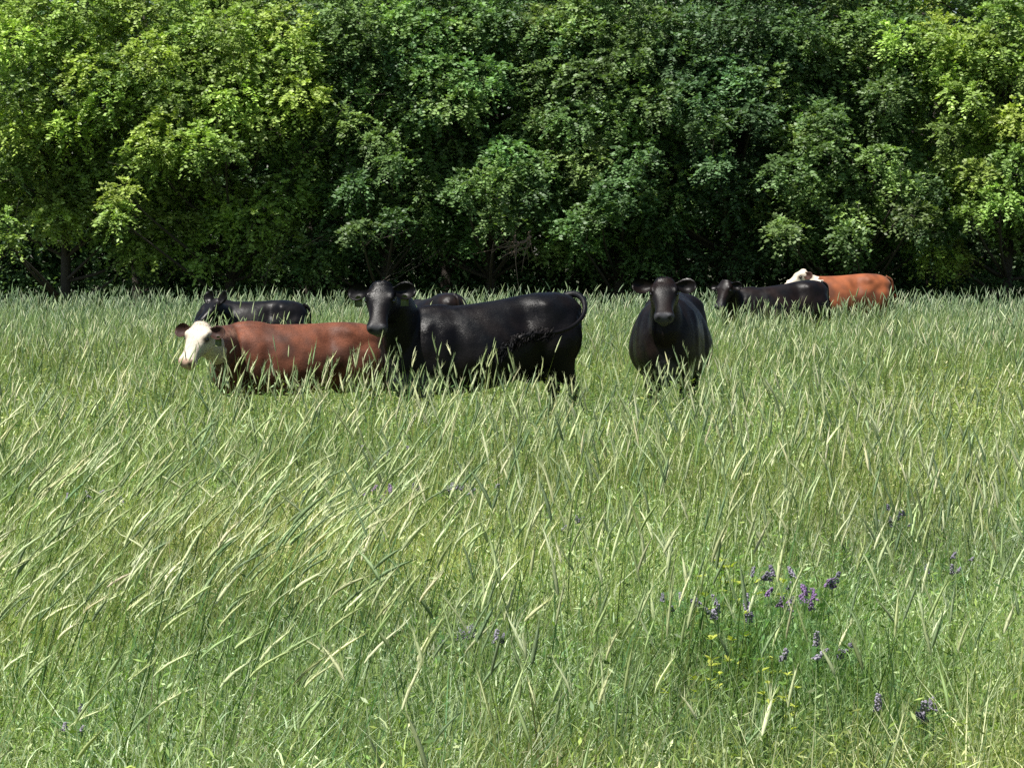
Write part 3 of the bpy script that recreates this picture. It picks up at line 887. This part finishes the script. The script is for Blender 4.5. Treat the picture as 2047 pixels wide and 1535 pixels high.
def build_broad_blades():
    """long broad leaf blades of the rye, pale and folded over"""
    N = 20000
    x, y = scatter(N, 7.0, 73, 0.8)
    keep = ~in_cow(x, y, 0.02); x, y = x[keep], y[keep]; N = len(x)
    z = ground_z(x, y) + 0.12
    h = RNG.uniform(0.30, 0.60, N)
    ang = RNG.normal(0, 0.9, N)
    lean = np.stack([np.cos(ang) * np.where(RNG.uniform(0, 1, N) < 0.7, 1, -1), np.sin(ang)], 1)
    V, F, nv, c = ribbons(np.stack([x, y, z], 1), lean, h, h * RNG.uniform(0.1, 0.9, N), RNG.uniform(0.0045, 0.009, N) * (0.85 + y / 50), 5)
    col = palette(N, [(0.17, 0.26, 0.08), (0.12, 0.21, 0.09), (0.32, 0.38, 0.16), (0.20, 0.28, 0.06)], [0.3, 0.25, 0.2, 0.25])
    col = tint_field(x, y, col)
    o = mesh_obj('rye_leaves', V, F, None, M_GRASS, col=rep(col, nv))
    tag(o, 'long arching rye leaf blades among the stalks', 'rye leaves', kind='stuff')

build_grass(); build_herbs(); build_rye(); build_broad_blades()

# ------------------------------------------------------------------ flowering plants
M_FLOWER = foliage_mat('petals', rough=0.6, spec=0.2, trans=0.3, tcol=(1.0, 0.9, 1.1), var=0.15, nscale=30)

def vetch(px, py, label, n=2, size=1.0, hue=0):
    h = 0.50
    dd = FPX * (CAMH - h) / (py - HORIZ)
    X = (px - 1023.5) / FPX * dd
    rg = np.random.default_rng(int(px * 7 + py))
    root = empty('purple_vetch', (X, dd, float(ground_z(np.array([X]), np.array([dd]))[0])))
    tag(root, label, 'wildflower', 'purple vetch flowering in the grass')
    st = MB(); lf = MB()
    n = n * 2 + 1
    for s in range(n + 2):
        fl = s < n
        ox, oy = rg.normal(0, 0.075 * size, 2) if s else (0, 0)
        top = np.array([ox, oy, h + rg.uniform(-0.04, 0.03)])
        path = spline([(0.2 * ox, 0.2 * oy, 0), (ox * .5 + .01, oy * .5, .25), tuple(top)], 10)
        q = tube_path(path, np.linspace(0.0022, 0.0012, 10), 5); st.add(*q, col=(0.09, 0.17, 0.05))
        for k in range(3, 10):            # pinnate leaves
            a = rg.uniform(0, 6.28); dr = np.array([math.cos(a), math.sin(a), 0.35])
            for m in range(7):
                for sg in (1, -1):
                    b = path[k] + dr * (0.008 + 0.009 * m)
                    sv = np.cross(dr, [0, 0, 1]) * sg * 0.018
                    tv_ = dr * 0.004
                    lf.add([b, b + sv * .5 + tv_, b + sv, b + sv * .5 - tv_], [(0, 1, 2, 3)], None, (0.07, 0.15, 0.045))
        if fl:
            fb = MB()
            L = rg.uniform(0.02, 0.042) * size
            lean = np.array([rg.normal(0.1, .55), rg.normal(0, .4), 1.0]); lean /= np.linalg.norm(lean)
            tone = [(0.30, 0.19, 0.37), (0.36, 0.33, 0.40), (0.24, 0.22, 0.28)][rg.integers(1, 3) if not hue else 0]
            for m in range(26):
                t_ = m / 26; a = rg.uniform(-1.9, 1.9) - 1.57
                o = np.array([math.cos(a), math.sin(a), -0.25])
                b = top + lean * L * (t_ - 0.15)
                ln = 0.0115 * (1 - 0.45 * t_) * size
                e = ellipsoid(b + o * ln * 0.55, (0.0038, 0.0038, ln * 0.55), np.stack([np.cross(o, [0, 0, 1.0]), np.cross(o, np.cross(o, [0, 0, 1.0])), o / np.linalg.norm(o)], 1), 6)
                fb.add(*e, col=np.array(tone) * rg.uniform(0.7, 1.25))
            fb.build('flower_spike', M_FLOWER, root)
    st.build('stem', M_HERB, root); lf.build('leaf', M_HERB, root)['kind'] = 'stuff'

VETCH = [(1612, 1193, 'deep purple vetch, brightest of the flower spikes on the lower right', 2, 1.25, 1),
         (1572, 1216, 'purple vetch just left of the brightest flower spike', 2, 1.1, 1),
         (1495, 1235, 'greyish lilac vetch cluster below the yellow leaved weed', 3, 1.3, 0),
         (1433, 1222, 'small lilac vetch left of the greyish lilac cluster', 1, 0.9, 0),
         (1545, 1160, 'pale grey purple vetch beside the bent white seed heads', 3, 1.2, 0),
         (1635, 1312, 'single dark lilac vetch in the shade below the other flowers', 2, 1.2, 0),
         (1868, 1440, 'dark vetch spike in the hollow near the bottom right corner', 2, 1.1, 0),
         (1785, 1035, 'pale lilac vetch tangle in the right meadow', 3, 1.0, 0),
         (1905, 1125, 'faint lilac vetch near the right edge of the meadow', 2, 0.9, 0),
         (888, 980, 'lilac vetch clump below the largest black cow', 4, 1.4, 0),
         (922, 986, 'pale vetch touching the right side of the lilac clump', 2, 1.1, 0),
         (745, 990, 'blue purple vetch left of the lilac clump', 2, 1.3, 1),
         (765, 912, 'greyish vetch spires behind the blue purple one', 2, 1.2, 0),
         (1126, 1055, 'small blue vetch in the middle of the meadow', 1, 1.2, 0),
         (175, 982, 'small blue purple vetch near the left edge', 2, 1.2, 0),
         (158, 1430, 'greyish vetch low in the bottom left corner', 1, 0.7, 0),
         (945, 1290, 'dull brownish purple vetch in the lower middle grass', 3, 1.0, 0),
         (1345, 1215, 'faint lilac vetch left of the yellow leaved weed', 2, 0.8, 0)]
for v in VETCH: vetch(*v)

def yellow_weed(px, py, label, size=1.0):
    h = 0.56
    dd = FPX * (CAMH - h) / (py - HORIZ)
    X = (px - 1023.5) / FPX * dd
    rg = np.random.default_rng(int(px * 3 + py))
    root = empty('yellow_weed', (X, dd, float(ground_z(np.array([X]), np.array([dd]))[0])))
    tag(root, label, 'weed', 'yellow leaved weeds in the grass')
    st = MB(); lf = MB()
    for s in range(10):
        ox, oy = rg.normal(0, 0.06 * size, 2)
        path = spline([(0, 0, 0), (ox * .5, oy * .5, .24), (ox, oy, h + rg.uniform(-0.14, 0.03))], 9)
        q = tube_path(path, np.linspace(0.003, 0.0015, 9), 5); st.add(*q, col=(0.14, 0.20, 0.04))
        for k in range(4, 9):
            for m in range(4):
                a = rg.uniform(0, 6.28); dr = np.array([math.cos(a), math.sin(a), rg.uniform(0.1, 0.8)]); dr /= np.linalg.norm(dr)
                L = rg.uniform(0.017, 0.033) * size
                sv = np.cross(dr, [0, 0, 1]); sv = sv / np.linalg.norm(sv) * L * 0.26
                b = path[k]
                up = np.array([0, 0, L * 0.1])
                c_ = np.array((0.42, 0.47, 0.09)) if (k > 6 and s < 6) else np.array((0.12, 0.21, 0.045))
                lf.add([b, b + dr * L * .5 + sv + up, b + dr * L, b + dr * L * .5 - sv + up], [(0, 1, 2, 3)], None, c_ * rg.uniform(0.8, 1.2))
    st.build('stem', M_HERB, root); lf.build('leaf', M_HERB, root)['kind'] = 'stuff'
for v in [(1482, 1122, 'yellow leaved weed, largest, above the purple flowers', 1.3), (1440, 1172, 'small yellow leaved weed left below the largest one', 1.0),
          (1415, 1285, 'yellow leaved weed lower left of the flowers', 1.1), (1562, 1368, 'small yellow weed nearest the camera on the right', 0.9), (1522, 1262, 'faint yellow green weed below the purple flowers', 0.8)]:
    yellow_weed(*v)

# ------------------------------------------------------------------ trees
M_LEAF = foliage_mat('tree_leaves', rough=0.5, spec=0.38, trans=0.30, tcol=(1.15, 1.25, 0.5), var=0.3, nscale=0.9)
M_WOOD = foliage_mat('wood_leaves', rough=0.9, spec=0.05, trans=0.1, var=0.3, nscale=0.9)
def bark():
    m, t, b = new_mat('bark')
    tc = t.nodes.new('ShaderNodeTexCoord'); mp = t.nodes.new('ShaderNodeMapping'); mp.inputs['Scale'].default_value = (18, 18, 3)
    t.links.new(tc.outputs['Object'], mp.inputs[0])
    no = t.nodes.new('ShaderNodeTexNoise'); no.inputs['Detail'].default_value = 7; t.links.new(mp.outputs[0], no.inputs['Vector'])
    cr = t.nodes.new('ShaderNodeValToRGB'); cr.color_ramp.elements[0].color = (0.02, 0.016, 0.013, 1); cr.color_ramp.elements[1].color = (0.10, 0.082, 0.065, 1)
    t.links.new(no.outputs['Fac'], cr.inputs[0]); t.links.new(cr.outputs[0], b.inputs['Base Color']); b.inputs['Roughness'].default_value = 0.9
    bp = t.nodes.new('ShaderNodeBump'); bp.inputs['Distance'].default_value = 0.02; t.links.new(no.outputs['Fac'], bp.inputs['Height']); t.links.new(bp.outputs[0], b.inputs['Normal'])
    return m
M_BARK = bark()
M_DEAD = simple_mat('dead_wood', (0.24, 0.17, 0.14), 0.9, 0.2, 0.3)

def leaves_for(clumps, rg, cols, wts, leafL=0.085, nspr=46, nleaf=13):
    """clumps: (x,y,z,r,dens). returns V, F, col"""
    Vs = []; Cs = []
    for (cx, cy_, cz, r, dens, out) in clumps:
        ns = max(6, int(nspr * dens))
        dirs = rg.normal(0, 1, (ns, 3)); dirs /= np.linalg.norm(dirs, axis=1)[:, None]
        dirs[:, 2] = dirs[:, 2] * 0.8 + 0.25
        p0 = np.array([cx, cy_, cz]) + dirs * (r * np.array([0.95, 0.95, 0.8])) * rg.uniform(0.25, 0.8, (ns, 1)) ** 0.6
        dv = dirs * 0.7 + np.array(out) * 0.6 + rg.normal(0, 0.35, (ns, 3)); dv /= np.linalg.norm(dv, axis=1)[:, None]
        SL = rg.uniform(0.22, 0.46, ns)
        hue = palette(1, cols, wts, 0.12, rg)[0]
        t = (np.arange(nleaf) + 0.5) / nleaf
        pos = p0[:, None, :] + dv[:, None, :] * (SL[:, None] * t[None])[:, :, None] + np.array([0, 0, -1.0]) * (0.22 * t ** 2)[None, :, None]
        side = np.cross(dv, [0, 0, 1.0]); side /= np.linalg.norm(side, axis=1)[:, None] + 1e-6
        sg = np.where(np.arange(nleaf) % 2 == 0, 1.0, -1.0)
        ld_ = side[:, None, :] * sg[None, :, None] * 0.9 + dv[:, None, :] * 0.7 + rg.normal(0, 0.30, (ns, nleaf, 3)) + np.array([0, 0, -0.12])
        ld_ /= np.linalg.norm(ld_, axis=2)[..., None]
        L = leafL * rg.uniform(0.6, 1.15, (ns, nleaf, 1))
        nrm = np.array([-0.2, -0.5, 0.75]) + rg.normal(0, 0.55, (ns, nleaf, 3))
        sv = np.cross(ld_, nrm); sv /= np.linalg.norm(sv, axis=2)[..., None]
        up = np.cross(sv, ld_)
        W = L * rg.uniform(0.24, 0.32, (ns, nleaf, 1))
        a = pos; b = pos + ld_ * L * 0.45 + sv * W + up * L * 0.06; c = pos + ld_ * L; d_ = pos + ld_ * L * 0.45 - sv * W + up * L * 0.06
        Vs.append(np.stack([a, b, c, d_], 2).reshape(-1, 3))
        cc = np.repeat(hue[None] * (1 + 0.16 * rg.standard_normal((ns, 1))), nleaf, 0) * (1 + 0.14 * rg.standard_normal((ns * nleaf, 1)))
        Cs.append(np.repeat(np.clip(cc, 0.01, 1), 4, 0))
    V = np.concatenate(Vs); F = np.arange(len(V)).reshape(-1, 4)
    return V, F, np.concatenate(Cs)

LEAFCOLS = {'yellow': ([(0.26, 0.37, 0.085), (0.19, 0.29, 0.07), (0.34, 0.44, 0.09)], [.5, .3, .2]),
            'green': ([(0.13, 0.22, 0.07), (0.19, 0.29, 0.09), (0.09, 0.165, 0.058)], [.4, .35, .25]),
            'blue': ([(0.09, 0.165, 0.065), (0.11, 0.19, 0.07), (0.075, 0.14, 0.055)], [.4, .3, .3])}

def tree(name, label, bx, by, clumps, hue, seed, trunk_r=0.13, cat='tree', leafL=0.114, nspr=86, nleaf=13, group=None, lean=0.0):
    rg = np.random.default_rng(seed)
    bz = float(ground_z(np.array([bx]), np.array([by]))[0])
    root = empty(name, (bx, by, bz)); tag(root, label, cat, group)
    cl = np.array([[c[0] - bx, c[1] - by, c[2] - bz] for c in clumps])
    H_ = cl[:, 2].max()
    # trunk
    tk = spline([(0, 0, -0.1), (lean * 0.3 + rg.normal(0, .1), rg.normal(0, .1), H_ * 0.33), (lean * 0.7 + rg.normal(0, .2), rg.normal(0, .2), H_ * 0.66), (lean, 0.1, H_ * 0.97)], 20)
    rr = np.linspace(trunk_r, 0.025, 20); rr[0] *= 1.35; rr[1] *= 1.1
    mb = MB(); mb.add(*tube_path(tk, rr, 10))
    mb.build('trunk', M_BARK, root, smooth=True)
    lb = MB()
    for c in cl:
        hz = np.clip(c[2] - 0.4 * np.hypot(c[0], c[1]) - 0.3, 0.5, H_ * 0.9)
        i = int(np.argmin(np.abs(tk[:, 2] - hz))); s = tk[i]
        m_ = (s + c) / 2 + np.array([0, 0, -0.10]) + rg.normal(0, 0.08, 3)
        pth = spline([s, m_, c], 9)
        r0 = min(rr[i] * 0.5, 0.05)
        lb.add(*tube_path(pth, np.linspace(r0, 0.008, 9), 6))
        for q in range(3):
            e = c + rg.normal(0, 0.32, 3) + np.array([0, -0.1, 0.1])
            lb.add(*tube_path(spline([pth[6], (pth[6] + e) / 2 + rg.normal(0, .04, 3), e], 5), np.linspace(0.010, 0.004, 5), 4))
    lb.build('limb', M_BARK, root, smooth=True)
    cc = [(c[0], c[1], c[2], k[3], k[4], k[5]) for c, k in zip(cl, clumps)]
    cols, wts = LEAFCOLS[hue]
    V, F, C = leaves_for(cc, rg, cols, wts, leafL, nspr, nleaf)
    mesh_obj('crown', V, F, None, M_LEAF, root, C)
    return root

TD = 73.0
HERO = {
 0: [(60, 130), (150, 90), (230, 150), (300, 120), (120, 200), (30, 190), (220, 210), (310, 190), (60, 30), (160, 20), (280, 35), (20, 90), (180, 150), (0, 440, .4), (10, 485, .3)],
 1: [(400, 150), (480, 130), (560, 180), (600, 120), (350, 200), (430, 225), (520, 250), (330, 275), (300, 315), (390, 290), (243, 385, .5), (228, 432, .5), (580, 60), (450, 60), (360, 80), (600, 200), (470, 190), (450, 310, .7), (690, 240, .5)],
 2: [(720, 70), (800, 50), (835, 120), (700, 20), (755, 285, .5), (785, 330, .45), (715, 370, .45), (650, 40), (760, 120, .7), (870, 60, .7), (720, 460, .4), (790, 440, .35)],
 3: [(880, 150), (905, 210), (960, 160), (1000, 50), (900, 20), (980, 365, .8), (930, 385, .6), (1060, 330, .8), (1050, 400, .7), (1010, 310, .7), (995, 440, .6), (870, 230, .6), (950, 60, .8)],
 4: [(1060, 70), (1110, 150), (1180, 170), (1250, 120), (1150, 245), (1230, 250), (1180, 330), (1240, 385), (1140, 460, .6), (1200, 425, .7), (1300, 210), (1290, 60), (1130, 90), (1180, 40), (1270, 320, .8)],
 5: [(1400, 60), (1450, 150), (1380, 200), (1500, 60), (1510, 230, .7), (1420, 260, .8), (1560, 130, .8), (1490, 165, .7), (1350, 130), (1430, 330, .5)],
 6: [(1600, 275, .8), (1650, 300, .7), (1580, 350, .8), (1620, 385, .7), (1700, 365, .7), (1760, 320, .7), (1805, 370, .6), (1650, 240, .6), (1845, 380, .5), (1830, 430, .5), (1700, 440, .6), (1568, 462, .5), (1650, 130, .8), (1775, 190, .7), (1700, 480, .5), (1600, 60, .8), (1720, 60, .8)],
 7: [(2000, 50), (1930, 100), (1985, 120), (2040, 150), (1885, 90, .8), (1930, 195, .7), (1895, 265, .5), (1980, 250, .7), (2030, 320, .7), (1905, 320, .4), (1960, 350, .5), (2045, 240, .8), (1800, 80, .7), (2000, 400, .6), (1940, 430, .4)],
}
TB = [(130, 'yellow'), (450, 'yellow'), (760, 'green'), (985, 'green'), (1235, 'green'), (1470, 'blue'), (1715, 'green'), (2010, 'yellow')]
TLAB = ['broad bright leaved tree at the far left of the tree line', 'light green tree bulging forward behind the calf, left part of the tree line',
        'dark gappy tree above the head of the largest black cow', 'tree with a low yellow green bough hanging above the largest black cow',
        'dense green tree rising between the two nearest black cows', 'dull blue green tree behind the cow that faces the camera',
        'tree with layered green boughs above the far black cow', 'bright yellow green tree with drooping boughs at the right edge']
GT = 'trees of the dark tree line'
for i, (bpx, hue) in enumerate(TB):
    rg = np.random.default_rng(100 + i)
    by = TD + 3.2
    bx = (bpx - 1023.5) / FPX * by
    cl = []
    for h_ in HERO[i]:
        px, py = h_[0], h_[1]; sz = h_[2] if len(h_) > 2 else 1.0
        dd = TD + 0.2 + 0.0042 * (360 - py) + rg.uniform(-0.45, 0.45)
        p = P(px, py, dd)
        cl.append((p[0], p[1], p[2], 0.70 * sz, 1.05 * sz, (0.15 * np.sign(p[0] - bx), -0.6, 0.05)))
    for k in range(9):
        px = bpx + rg.uniform(-170, 170); py = rg.uniform(-20, 260)
        p = P(px, py, TD + 0.8 + 0.0035 * (330 - py) + rg.uniform(-0.3, 0.4))
        cl.append((p[0], p[1], p[2], rg.uniform(0.4, 0.65), 0.7, (0.1, -0.5, 0.1)))
    # inner and lower clumps, recessed under the outer boughs
    for k in range(30):
        px = bpx + rg.uniform(-190, 190); py = rg.uniform(60, 455)
        dd = TD + rg.uniform(1.5, 3.0)
        p = P(px, py, dd)
        cl.append((p[0], p[1], max(p[2], 0.5), rg.uniform(0.6, 0.85), 0.8, (0, -0.3, 0.1)))
    for k in range(12):
        px = bpx + rg.uniform(-170, 170); py = rg.uniform(350, 520)
        p = P(px, py, TD + rg.uniform(1.9, 2.9))
        cl.append((p[0], p[1], max(p[2], 0.5), rg.uniform(0.5, 0.7), 0.8, (0, -0.4, -0.1)))
    # upper crown (above the frame)
    for k in range(16):
        a = rg.uniform(0, 6.28); rr_ = rg.uniform(0.2, 1.9)
        cl.append((bx + rr_ * math.cos(a) * 1.1, by + 0.1 + rr_ * math.sin(a), rg.uniform(6.9, 9.2) - 0.35 * rr_, 0.8, 0.6, (0, -0.2, 0.3)))
    tree('broadleaf_tree', TLAB[i], bx, by, cl, hue, 200 + i, group=GT)

# second row, taller and darker
for i, bpx in enumerate([-120, 280, 620, 890, 1110, 1350, 1600, 1860, 2170]):
    rg = np.random.default_rng(300 + i)
    by = TD + 6.0 + rg.uniform(-0.6, 0.6); bx = (bpx - 1023.5) / FPX * by
    cl = []
    for k in range(46):
        a = rg.uniform(0, 6.28); rr_ = 2.2 * math.sqrt(rg.uniform(0, 1))
        z = rg.uniform(0.8, 10.5)
        f = 1 - 0.5 * max(0, (z - 7) / 4)
        cl.append((bx + rr_ * math.cos(a) * f, by + rr_ * math.sin(a) * f, z, 0.8, 0.6, (math.cos(a) * .4, math.sin(a) * .4, 0.1)))
    names = ['shaded tree behind the left edge of the front row', 'tall shaded tree behind and between the two bright left trees', 'shaded tree behind the gap left of the dark gappy tree',
             'shaded tree in the dark gap above the back of the largest black cow', 'shaded tree behind the low yellow green bough', 'shaded tree behind the cow facing the camera',
             'shaded tree in the dark gap above the far black cow', 'shaded tree in the dark gap above the orange red cow', 'shaded tree behind the right edge of the front row']
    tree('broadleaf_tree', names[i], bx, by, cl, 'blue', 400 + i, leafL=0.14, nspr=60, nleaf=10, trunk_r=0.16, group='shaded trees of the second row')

def build_woodland():
    """the wood behind: one leafy mass, and the shaded brush along its foot"""
    rg = np.random.default_rng(5)
    N = 150000
    x = rg.uniform(-22, 22, N); y = rg.uniform(TD + 8, TD + 18, N); z = rg.uniform(0, 11.5, N) * rg.uniform(0.6, 1, N)
    L = rg.uniform(0.18, 0.34, N)
    dr = rg.normal(0, 1, (N, 3)); dr /= np.linalg.norm(dr, axis=1)[:, None]
    sv = np.cross(dr, rg.normal(0, .6, (N, 3)) + [0, 0, 1]); sv /= np.linalg.norm(sv, axis=1)[:, None]
    p = np.stack([x, y, z], 1)
    V = np.stack([p, p + dr * (L * .5)[:, None] + sv * (L * .4)[:, None], p + dr * L[:, None], p + dr * (L * .5)[:, None] - sv * (L * .4)[:, None]], 1).reshape(-1, 3)
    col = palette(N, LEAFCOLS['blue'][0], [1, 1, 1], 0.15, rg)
    o = mesh_obj('woodland', V, np.arange(N * 4).reshape(N, 4), None, M_WOOD, col=rep(col, 4))
    tag(o, 'dark wood behind the tree line', 'woodland', kind='stuff')
    N = 20000
    x = rg.uniform(-15, 15, N); y = TD + 2.2 + np.abs(rg.normal(0, 2.0, N)); z = rg.uniform(0, 1, N) ** 1.3 * (0.7 + 1.0 * n2(x, y, 3.0, 88))
    L = rg.uniform(0.05, 0.11, N)
    dr = rg.normal(0, 1, (N, 3)); dr /= np.linalg.norm(dr, axis=1)[:, None]
    sv = np.cross(dr, rg.normal(0, .6, (N, 3)) + [0, 0, 1]); sv /= np.linalg.norm(sv, axis=1)[:, None]
    p = np.stack([x, y, z], 1)
    V = np.stack([p, p + dr * (L * .5)[:, None] + sv * (L * .3)[:, None], p + dr * L[:, None], p + dr * (L * .5)[:, None] - sv * (L * .3)[:, None]], 1).reshape(-1, 3)
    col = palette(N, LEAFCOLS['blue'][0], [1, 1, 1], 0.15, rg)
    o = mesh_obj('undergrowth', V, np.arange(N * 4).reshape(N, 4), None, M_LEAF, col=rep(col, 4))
    tag(o, 'shaded brush along the foot of the tree line', 'undergrowth', kind='stuff')
build_woodland()

def twigs(name, label, cat, paths, mat, r0=0.02, seed=1, sub=3, loc=None):
    rg = np.random.default_rng(seed)
    loc = np.array(loc)
    mb = MB()
    for pth in paths:
        q = spline(np.array(pth) - loc, 14)
        q = q + rg.normal(0, 0.015, q.shape)
        mb.add(*tube_path(q, np.linspace(r0, r0 * 0.3, 14), 6))
        for k in range(sub):
            i = rg.integers(3, 12); dv = q[i + 1] - q[i]; dv /= np.linalg.norm(dv)
            e = q[i] + (dv + rg.normal(0, 0.7, 3)) * rg.uniform(0.15, 0.5)
            mb.add(*tube_path(spline([q[i], (q[i] + e) / 2 + rg.normal(0, .03, 3), e], 6), np.linspace(r0 * 0.4, r0 * 0.15, 6), 5))
    o = mb.build(name, mat, smooth=True); o.location = loc
    tag(o, label, cat)
d = TD + 0.1
twigs('dead_branch', 'pinkish dead branch hanging in the dark shade above the grass', 'branch',
      [[P(1058, 462, d), P(1056, 478, d), P(1035, 490, d - .1), P(1012, 500, d)], [P(1056, 478, d), P(1040, 484, d), P(1020, 484, d + .1), P(1010, 490, d)],
       [P(1040, 486, d), P(1028, 500, d), P(1022, 512, d)], [P(1058, 470, d), P(1060, 490, d), P(1048, 498, d)], [P(1030, 470, d), P(1028, 488, d), P(1034, 504, d)]], M_DEAD, 0.024, 3, 5, loc=P(1040, 490, d))
d = TD + 1.3
twigs('bare_sapling', 'thin bare arching stems in the shade above the largest black cow', 'sapling',
      [[P(745, 570, d), P(800, 540, d), P(850, 500, d), P(875, 440, d)], [P(760, 575, d + .2), P(790, 520, d), P(830, 470, d), P(835, 420, d)],
       [P(770, 565, d), P(840, 530, d), P(900, 480, d)]], M_BARK, 0.009, 4, 5, loc=(P(750, 570, d)[0], d, 0))
twigs('bare_sapling', 'faint bare stems in the shade above the red cow on the left', 'sapling',
      [[P(520, 560, d), P(560, 520, d), P(620, 490, d), P(680, 470, d)], [P(530, 570, d), P(545, 510, d), P(590, 470, d)]], M_BARK, 0.009, 6, 4, loc=(P(525, 570, d)[0], d, 0))
